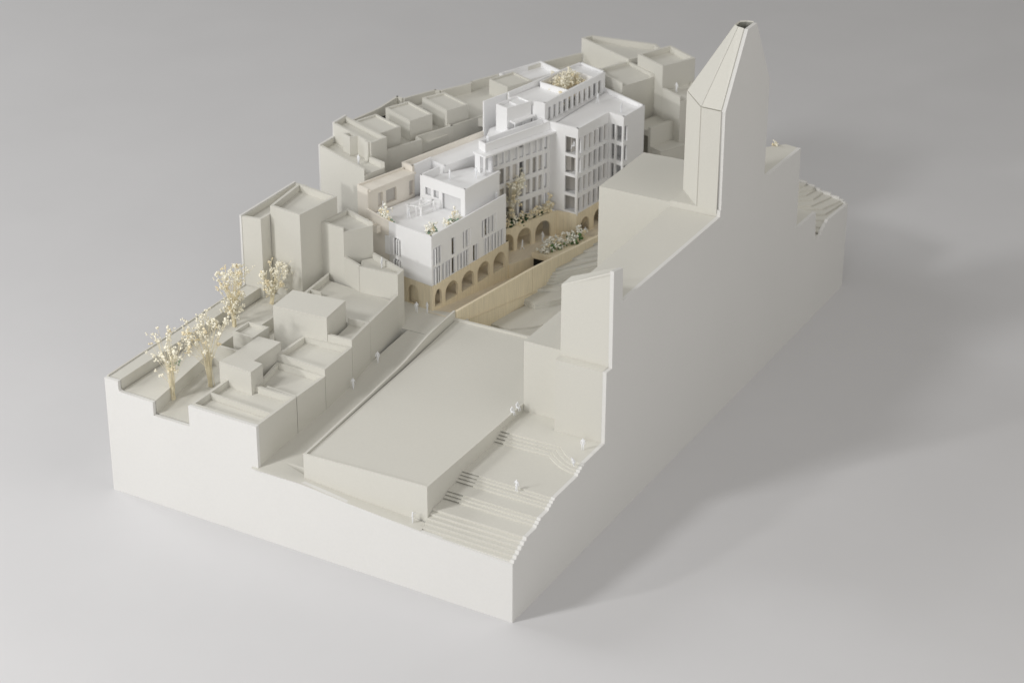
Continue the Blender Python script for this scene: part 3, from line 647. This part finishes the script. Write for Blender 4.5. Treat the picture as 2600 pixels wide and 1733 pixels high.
sheet('bell_tower_side', (-.390, 1.506), (-.390, 1.380), [(0, 1.15), (.126, 1.15), (.126, 1.752), (0, 1.752)], .014, CARD, ch)
quad_board('bell_tower_roof', [(-.391, 1.3675, 1.7555), (XI, 1.358, 1.930), (XI, 1.492, 1.914), (-.391, 1.509, 1.7555)], .012, ch)
sheet('bell_tower_back', (XI, 1.508), (-.389, 1.508), [(0, 1.60), (.360, 1.60), (.360, 1.742), (0, 1.900)], .012, CARD, ch)
plate('nave_roof', [(-.390, 1.522), (XI, 1.522), (XI, 3.058), (-.397, 3.058)], 1.650, 1.665, CARD, ch)
sheet('nave_wall', (-.394, 3.05), (-.388, 1.522), [(0, 1.0), (1.528, 1.0), (1.528, 1.6495), (0, 1.6495)], .015, CARD, ch)
# transept and crossing
sheet('transept_front', (-.972, 3.0615), (-.396, 3.0615), [(0, .45), (.576, .45), (.576, 1.6995), (0, 1.6995)], .018, CARD, ch)
sheet('transept_side', (-.972, 3.80), (-.972, 3.0615), [(0, .45), (.738, .45), (.738, 1.6985), (0, 1.6985)], .018, CARD, ch)
sheet('gable_strip', (-.396, 3.0600), (XI, 3.0600), [(0, 1.62), (.367, 1.62), (.367, 1.7155), (0, 1.7115)], .014, CARD, ch)
plate('transept_roof', [(-.970, 3.081), (-.400, 3.081), (-.400, 3.32), (-.44, 3.83), (-.970, 3.80)], 1.686, 1.7005, CARD, ch)
plate('crossing_roof', [(-.396, 3.0745), (XI, 3.0745), (XI, 3.30), (-.398, 3.34)], 1.698, 1.7115, CARD, ch)
sheet('transept_back', (-.40, 3.835), (-.97, 3.802), [(0, .45), (.57, .45), (.57, 1.70), (0, 1.70)], .012, CARD, ch)
OC = [(XI, 3.066), (-.181, 3.073), (-.396, 3.307), (-.396, 3.60), (-.181, 3.836), (XI, 3.843)]
SP = [(XI, 3.395), (-.075, 3.408), (-.108, 3.431), (-.112, 3.511), (-.075, 3.54), (XI, 3.548)]
ZB, ZT = 2.470, 2.975
for a in range(5):
    p, q = Vector((*OC[a], 0)), Vector((*OC[a + 1], 0)); g = (q - p).normalized() * .0004
    p, q = (p + g if a else p + Vector((.0007, 0, 0))), (q - g if a < 4 else q + Vector((.0007, 0, 0)))
    quad_board('tower_face', [(p.x, p.y, 1.69), (q.x, q.y, 1.69), (q.x, q.y, ZB - .0005), (p.x, p.y, ZB - .0005)][::-1], -.014, ch)
    r, s = Vector((*SP[a], 0)), Vector((*SP[a + 1], 0)); g2 = (s - r).normalized() * .0004
    r, s = (r + g2 if a else r + Vector((.0007, 0, 0))), (s - g2 if a < 4 else s + Vector((.0007, 0, 0)))
    quad_board('spire_face', [(p.x, p.y, ZB + .0004), (q.x, q.y, ZB + .0004), (s.x, s.y, ZT), (r.x, r.y, ZT)][::-1], -.012, ch)
plate('spire_core', [(-.06, 3.43), (-.035, 3.42), (-.035, 3.53), (-.09, 3.50)], 2.60, 2.930, MOSS, ch)
# chancel and vestry
CHN = [(XI, 3.862), (-.41, 3.862), (-.41, 4.22), (-.238, 4.452), (-.133, 4.575), (XI, 4.556)]
house(ch, CHN[::-1], .6, 1.6595, 0, CARD, th=.016, flush=True)
house(ch, [(XI, 4.590), (XI, 4.966), (-.158, 4.979), (-.30, 4.62)], .6, .961, 0, CARD, th=.014, flush=True)
# far slope
fs = structure(plate('far_slope', [(XI, 4.55), (XI, 5.68), (-.60, 5.72), (-.62, 4.55)], .64, .702, CARD), 'card contour slope at the far end beyond the church')
FC = [(.728, [(XI, 5.127), (-.30, 5.090), (-.6, 5.0)]), (.742, [(XI, 5.184), (-.3, 5.16), (-.6, 5.05)]),
      (.755, [(-.0295, 5.655), (-.033, 5.316), (-.103, 5.277), (-.6, 5.10)]), (.770, [(-.037, 5.657), (-.077, 5.388), (-.136, 5.346), (-.6, 5.14)]),
      (.785, [(-.060, 5.651), (-.124, 5.450), (-.295, 5.344), (-.6, 5.18)]), (.800, [(-.146, 5.656), (-.212, 5.425), (-.305, 5.364), (-.6, 5.22)]),
      (.815, [(-.227, 5.654), (-.241, 5.526), (-.333, 5.437), (-.6, 5.30)]), (.830, [(-.290, 5.654), (-.310, 5.540), (-.352, 5.489), (-.6, 5.38)]),
      (.845, [(-.299, 5.647), (-.374, 5.548), (-.6, 5.46)]), (.860, [(-.372, 5.65), (-.399, 5.607), (-.6, 5.54)])]
for zz, pts in FC:
    tail = [(-.6, 5.69), (XI - .0005, 5.69)] if abs(pts[0][0] - XI) < .001 else [(-.6, 5.69), (pts[0][0], 5.69)]
    link('contour_plate', plate_bm(pts + tail, zz - .0145, zz), CARD, fs)

# ------------------------------------------------------------------ dried flowers
def ico(bm, c, r, sub=1, squash=1.0):
    M = Matrix.Translation(c) @ Matrix.Rotation(random.uniform(0, 6), 4, Vector((random.random(), random.random(), 1)).normalized()) @ Matrix.Diagonal((r, r, r * squash, 1))
    bmesh.ops.create_icosphere(bm, subdivisions=sub, radius=1, matrix=M)
def puff(bm, c, r, k=5):
    c = Vector(c)
    for _ in range(k):
        ico(bm, c + Vector((random.gauss(0, 1), random.gauss(0, 1), random.gauss(0, 1))) * r * .55, r * random.uniform(.38, .72), 1, random.uniform(.7, 1.1))
def tube(bm, pts, r0, r1):
    prev = None
    for i, p in enumerate(pts):
        r = r0 + (r1 - r0) * i / (len(pts) - 1); p = Vector(p)
        ring = [bm.verts.new(p + Vector((math.cos(a), math.sin(a), 0)) * r) for a in (0, 2.1, 4.2)]
        if prev:
            for j in range(3): bm.faces.new((prev[j], prev[(j + 1) % 3], ring[(j + 1) % 3], ring[j]))
        prev = ring

def flower_tree(label, base, height, width, n, lean=(0, 0), low=.35, tan=.16, moss=0, pr=.0155):
    t = thing('flower_tree', label, 'dried flower', 'dried gypsophila sprigs standing as trees')
    stems, c1, c2 = bmesh.new(), bmesh.new(), bmesh.new()
    b = Vector(base)
    for i in range(n):
        a = random.uniform(0, 2 * math.pi); f = random.uniform(low, 1) if i % 4 else random.uniform(.75, 1.0)
        rr = width * math.sqrt(random.random()) * (.45 + .55 * f)
        tip = b + Vector((math.cos(a) * rr + lean[0] * f, math.sin(a) * rr + lean[1] * f, height * f))
        mid = b + (tip - b) * .5 + Vector((-math.cos(a) * rr * .28, -math.sin(a) * rr * .28, height * .04))
        root = b + Vector((random.gauss(0, .007), random.gauss(0, .007), 0))
        q1 = root.lerp(mid, .5)
        tube(stems, [root, q1, mid, mid.lerp(tip, .6) + Vector((random.gauss(0, .004), random.gauss(0, .004), 0)), tip], .0023, .0011)
        tgt = c2 if random.random() < tan else c1
        puff(tgt, tip, pr * random.uniform(.7, 1.25))
        for _ in range(random.randint(0, 2)):
            o = Vector((random.gauss(0, 1), random.gauss(0, 1), random.gauss(0, 1))) * .022
            tube(stems, [mid.lerp(tip, .75), tip + o], .0016, .001)
            puff(tgt, tip + o, pr * random.uniform(.4, .8), 3)
    link('stems', stems, STEM, t)
    link('blossoms', c1, PETAL, t, True)
    link('tan_blossoms', c2, TAN, t, True)
    if moss:
        mm = bmesh.new()
        for _ in range(moss): puff(mm, b + Vector((random.gauss(0, .03), random.gauss(0, .03), height * .50 + random.gauss(0, .025))), .017, 5)
        link('moss', mm, SAGE, t, True)
    return t
flower_tree('dried flower tree with a touch of pale green, nearest the front left corner', (-2.877, .328, .714), .52, .165, 46, lean=(-.02, .0), low=.42, moss=2)
flower_tree('dried flower tree with a tall bare stem beside the cube house', (-2.763, .611, .714), .50, .175, 52, lean=(-.04, .02), low=.55)
flower_tree('tallest dried flower tree standing on the long garden terrace', (-3.040, 1.306, .811), .46, .130, 72, lean=(-.02, .02), low=.12, tan=.25)
flower_tree('dried flower tree half hidden behind the plain card block', (-3.010, 1.745, .811), .30, .125, 40, lean=(.02, .02), low=.3, tan=.2)
flower_tree('dried flower tree climbing the white wing from its planted arcade roof', (-2.105, 3.745, .888), .42, .115, 62, lean=(.03, .02), low=.15, tan=.20, pr=.0165)

def bush(label, pts, r, n, green=4, tan=.25, gcol=MOSS, white=PETAL2, up=.05):
    t = thing('flower_bush', label, 'dried flower', 'clumps of dried flowers in the planters')
    c1, c2, g, s = bmesh.new(), bmesh.new(), bmesh.new(), bmesh.new()
    def along():
        k = random.uniform(0, len(pts) - 1.0001); i = int(k); a, b = Vector(pts[i]), Vector(pts[i + 1]); return a.lerp(b, k - i)
    for _ in range(n):
        p = along() + Vector((random.gauss(0, r * .45), random.gauss(0, r * .45), abs(random.gauss(0, up)) + .006))
        puff(c2 if random.random() < tan else c1, p, random.uniform(.009, .0165), 5)
        tube(s, [(p.x, p.y, p.z - .03), p], .0015, .001)
    for _ in range(green):
        p = along() + Vector((random.gauss(0, r * .35), random.gauss(0, r * .35), random.uniform(.01, up * 1.1))); puff(g, p, random.uniform(.014, .026), 7)
    link('blossoms', c1, white, t, True)
    link('tan_blossoms', c2, TAN, t, True)
    link('stems', s, STEM, t)
    if green: link('moss', g, gcol, t, True)
    else: g.free()
    return t
bush('long bed of white dried flowers and green moss above the tunnel mouth', [(-1.775, 3.70, .718), (-1.70, 3.86, .718), (-1.63, 4.10, .718)], .055, 150, 13, .15, up=.045)
bush('tan dried flowers with dark moss along the ledge above the wing arcade', [(-2.062, 3.60, .890), (-2.0, 3.80, .890), (-1.915, 4.06, .890)], .036, 120, 13, .60, white=PETAL, up=.045, gcol=DGREEN)
bush('ochre dried tuft at the right end of the wing ledge', [(-1.935, 4.045, .890), (-1.895, 4.09, .890)], .03, 40, 0, .75, white=PETAL, up=.06)
bush('dried flower clump with green moss at the front corner of the white roof terrace', [(-2.10, 2.51, 1.253), (-2.075, 2.56, 1.253)], .035, 48, 5, .25, SAGE, up=.04)
bush('dried flower clump by the parapet in front of the white upper storey', [(-2.062, 2.70, 1.253), (-2.055, 2.88, 1.253)], .028, 60, 4, .28, SAGE, up=.04)
bush('dried flower clump by the cream house end of the white roof terrace', [(-2.585, 2.61, 1.253), (-2.46, 2.57, 1.253)], .034, 52, 3, .28, SAGE, up=.045)
bush('cloud of dried flowers filling the sunken planter on the colonnade roof', [(-2.19, 4.62, 1.705), (-2.10, 4.72, 1.72), (-2.09, 4.84, 1.72)], .072, 170, 0, .14, white=PETAL, up=.042)
bush('dark moss and dried flowers behind the colonnade openings', [(-2.06, 4.43, 1.603), (-2.03, 4.60, 1.603)], .012, 16, 3, .5, up=.05)
bush('tiny dried tuft on the far chancel roof', [(-.195, 4.50, 1.66), (-.185, 4.52, 1.66)], .008, 7, 0, .2, white=PETAL, up=.018)

# ------------------------------------------------------------------ white figures
def figure_mesh(name, J):
    """One skinned body: J maps joints to positions in figure heights; grown with a skin and a subdivision, then kept as a plain mesh."""
    names = ['pelvis', 'waist', 'chest', 'neck', 'head', 'crown', 'ls', 'le', 'lh', 'rs', 're', 'rh', 'lp', 'lk', 'lf', 'lt', 'rp', 'rk', 'rf', 'rt']
    rad = dict(pelvis=.075, waist=.066, chest=.085, neck=.032, head=.058, crown=.040, ls=.044, le=.030, lh=.022, rs=.044, re=.030, rh=.022, lp=.058, lk=.042, lf=.028, lt=.022, rp=.058, rk=.042, rf=.028, rt=.022)
    E = [('pelvis', 'waist'), ('waist', 'chest'), ('chest', 'neck'), ('neck', 'head'), ('head', 'crown'), ('chest', 'ls'), ('ls', 'le'), ('le', 'lh'), ('chest', 'rs'), ('rs', 're'), ('re', 'rh'),
         ('pelvis', 'lp'), ('lp', 'lk'), ('lk', 'lf'), ('lf', 'lt'), ('pelvis', 'rp'), ('rp', 'rk'), ('rk', 'rf'), ('rf', 'rt')]
    me = bpy.data.meshes.new(name)
    H = .093
    me.from_pydata([tuple(c * H for c in J[n_]) for n_ in names], [(names.index(a), names.index(b)) for a, b in E], [])
    o = bpy.data.objects.new(name, me); COL.objects.link(o)
    sk = o.modifiers.new('skin', 'SKIN'); sb = o.modifiers.new('sub', 'SUBSURF'); sb.levels = sb.render_levels = 1
    if not me.skin_vertices: return None
    for i, n_ in enumerate(names):
        v = me.skin_vertices[0].data[i]; v.radius = (rad[n_] * H, rad[n_] * H); v.use_root = (n_ == 'pelvis')
    dg = bpy.context.evaluated_depsgraph_get(); dg.update()
    out = bpy.data.meshes.new_from_object(o.evaluated_get(dg))
    bpy.data.objects.remove(o)
    out.materials.clear(); out.materials.append(FIG)
    for p in out.polygons: p.use_smooth = True
    return out
def pose(**k):
    J = dict(pelvis=(0, 0, .52), waist=(0, 0, .62), chest=(0, .005, .74), neck=(0, .005, .845), head=(0, .012, .915), crown=(0, .008, .965),
             ls=(-.115, 0, .79), le=(-.145, .01, .62), lh=(-.150, .05, .47), rs=(.115, 0, .79), re=(.145, .01, .62), rh=(.150, .05, .47),
             lp=(-.055, 0, .49), lk=(-.06, .015, .27), lf=(-.062, -.005, .035), lt=(-.066, .075, .02), rp=(.055, 0, .49), rk=(.06, .015, .27), rf=(.062, -.005, .035), rt=(.066, .075, .02))
    J.update(k); return J
STAND = figure_mesh('standing', pose())
WALK = figure_mesh('walking', pose(lk=(-.058, .075, .28), lf=(-.060, .12, .04), lt=(-.062, .20, .03), rk=(.058, -.02, .26), rf=(.060, -.15, .07), rt=(.062, -.08, .02), le=(-.14, -.05, .63), lh=(-.14, -.03, .48), re=(.14, .06, .63), rh=(.135, .14, .51)))
ARMS = figure_mesh('arms_out', pose(le=(-.20, .0, .65), lh=(-.275, .02, .53), re=(.20, .0, .65), rh=(.275, .02, .53), lp=(-.055, 0, .49), lf=(-.085, 0, .035), rf=(.085, 0, .035), lt=(-.095, .07, .02), rt=(.095, .07, .02)))
POINT = figure_mesh('reaching', pose(le=(-.17, .10, .72), lh=(-.21, .24, .70), re=(.15, -.02, .62), rh=(.13, .06, .50)))
SIT = figure_mesh('sitting', pose(pelvis=(0, 0, .06), waist=(0, .0, .16), chest=(0, .03, .28), neck=(0, .05, .385), head=(0, .07, .455), crown=(0, .07, .505), ls=(-.115, .02, .33), le=(-.15, .10, .19), lh=(-.10, .20, .13), rs=(.115, .02, .33), re=(.15, .10, .19), rh=(.10, .20, .13),
                           lp=(-.055, .03, .06), lk=(-.07, .25, .06), lf=(-.07, .28, -.17), lt=(-.07, .36, -.18), rp=(.055, .03, .06), rk=(.07, .25, .06), rf=(.08, .24, -.17), rt=(.085, .32, -.18)))
LEAN = figure_mesh('leaning', pose(pelvis=(0, -.06, .34), waist=(0, .02, .43), chest=(0, .11, .52), neck=(0, .17, .60), head=(0, .21, .655), crown=(0, .215, .70), ls=(-.11, .11, .56), le=(-.13, .15, .40), lh=(-.08, .22, .32), rs=(.11, .11, .56), re=(.13, .15, .40), rh=(.08, .22, .32),
                            lp=(-.055, -.05, .32), lk=(-.07, .13, .24), lf=(-.07, .0, .035), lt=(-.07, .08, .02), rp=(.055, -.05, .32), rk=(.07, .13, .24), rf=(.07, -.03, .035), rt=(.07, .05, .02)))
PEOPLE = [
    (POINT, (-.793, .084, .4665), -60, 'white figure reaching out an arm at the front edge beside the raised court'),
    (ARMS, (-.269, .540, .6265), 160, 'white figure with arms spread standing alone on the broad steps'),
    (STAND, (-.093, 1.142, .688), 200, 'slim white figure standing near the church porch wall'),
    (LEAN, (-.045, .925, .688), 130, 'white figure crouching at the top of the curved steps'),
    (SIT, (-.716, 1.275, .744), -90, 'white seated figure on the court wall, the one nearer the front'),
    (SIT, (-.714, 1.350, .744), -100, 'white seated figure on the court wall, the one closest to the church'),
    (WALK, (-1.951, 1.194, .635), 10, 'white figure walking up the street, the lower of two by the terrace wall'),
    (WALK, (-1.985, 1.580, .662), 190, 'white figure on the street, the upper of two by the terrace wall'),
    (WALK, (-2.120, 2.349, .695), 30, 'white figure walking beside the birch base, left of its companion'),
    (STAND, (-2.050, 2.388, .695), 150, 'white figure standing at the street corner of the birch arcade'),
    (STAND, (-2.297, 2.159, 1.101), 100, 'white figure on the roof of the wedge-shaped card house'),
    (STAND, (-2.975, 2.930, 1.498), 160, 'white figure on the rear roof terrace in front of the slab house'),
    (WALK, (-1.962, 3.712, .6965), 100, 'white figure walking in front of the wing arcade at the ramp end'),
    (ARMS, (-1.895, 3.925, .6965), 150, 'white figure with open arms under the largest arcade arch'),
    (STAND, (-1.640, 4.170, .6965), 60, 'white figure behind the white flower bed beside the tower arch'),
    (STAND, (-2.643, 2.740, 1.253), 120, 'white figure behind the dried flowers by the cream house windows'),
    (WALK, (-2.410, 2.735, 1.253), 60, 'white figure walking on the roof terrace towards the pergola'),
    (STAND, (-2.140, 2.535, 1.253), 130, 'white figure behind the flowers at the front corner of the roof terrace'),
    (STAND, (-2.328, 3.210, 1.411), 140, 'white figure on the upper white roof near the long house wall'),
    (ARMS, (-2.166, 3.333, 1.411), 160, 'white figure on the upper white roof beside the pavilion'),
    (STAND, (-1.985, 3.335, 1.253), 80, 'white figure in the narrow gap at the right end of the roof terrace'),
    (LEAN, (-2.200, 3.545, 1.412), 60, 'white figure bending under the pavilion roof at the end of the wing'),
    (STAND, (-2.200, 3.575, 1.588), 170, 'white figure standing in the roof channel of the wing'),
    (LEAN, (-2.125, 4.080, 1.5525), 110, 'white figure leaning in front of the canopy doors'),
    (WALK, (-1.842, 4.748, 1.603), 70, 'white figure walking on the tower roof beside the colonnade'),
    (STAND, (-1.586, 4.663, 1.603), 90, 'slim white figure by the right parapet of the tower roof'),
    (ARMS, (-1.425, 5.350, 1.576), 150, 'white figure on the far card terrace beside the spire'),
    (SIT, (-1.735, 4.145, 1.470), 120, 'white figure behind the top window of the tower corner'),
]
for me_, loc, rz, lb in PEOPLE:
    o = bpy.data.objects.new('person', me_); COL.objects.link(o)
    o.location = loc; o.rotation_euler = (0, 0, math.radians(rz)); tag(o, lb, 'person', 'white scale figures')
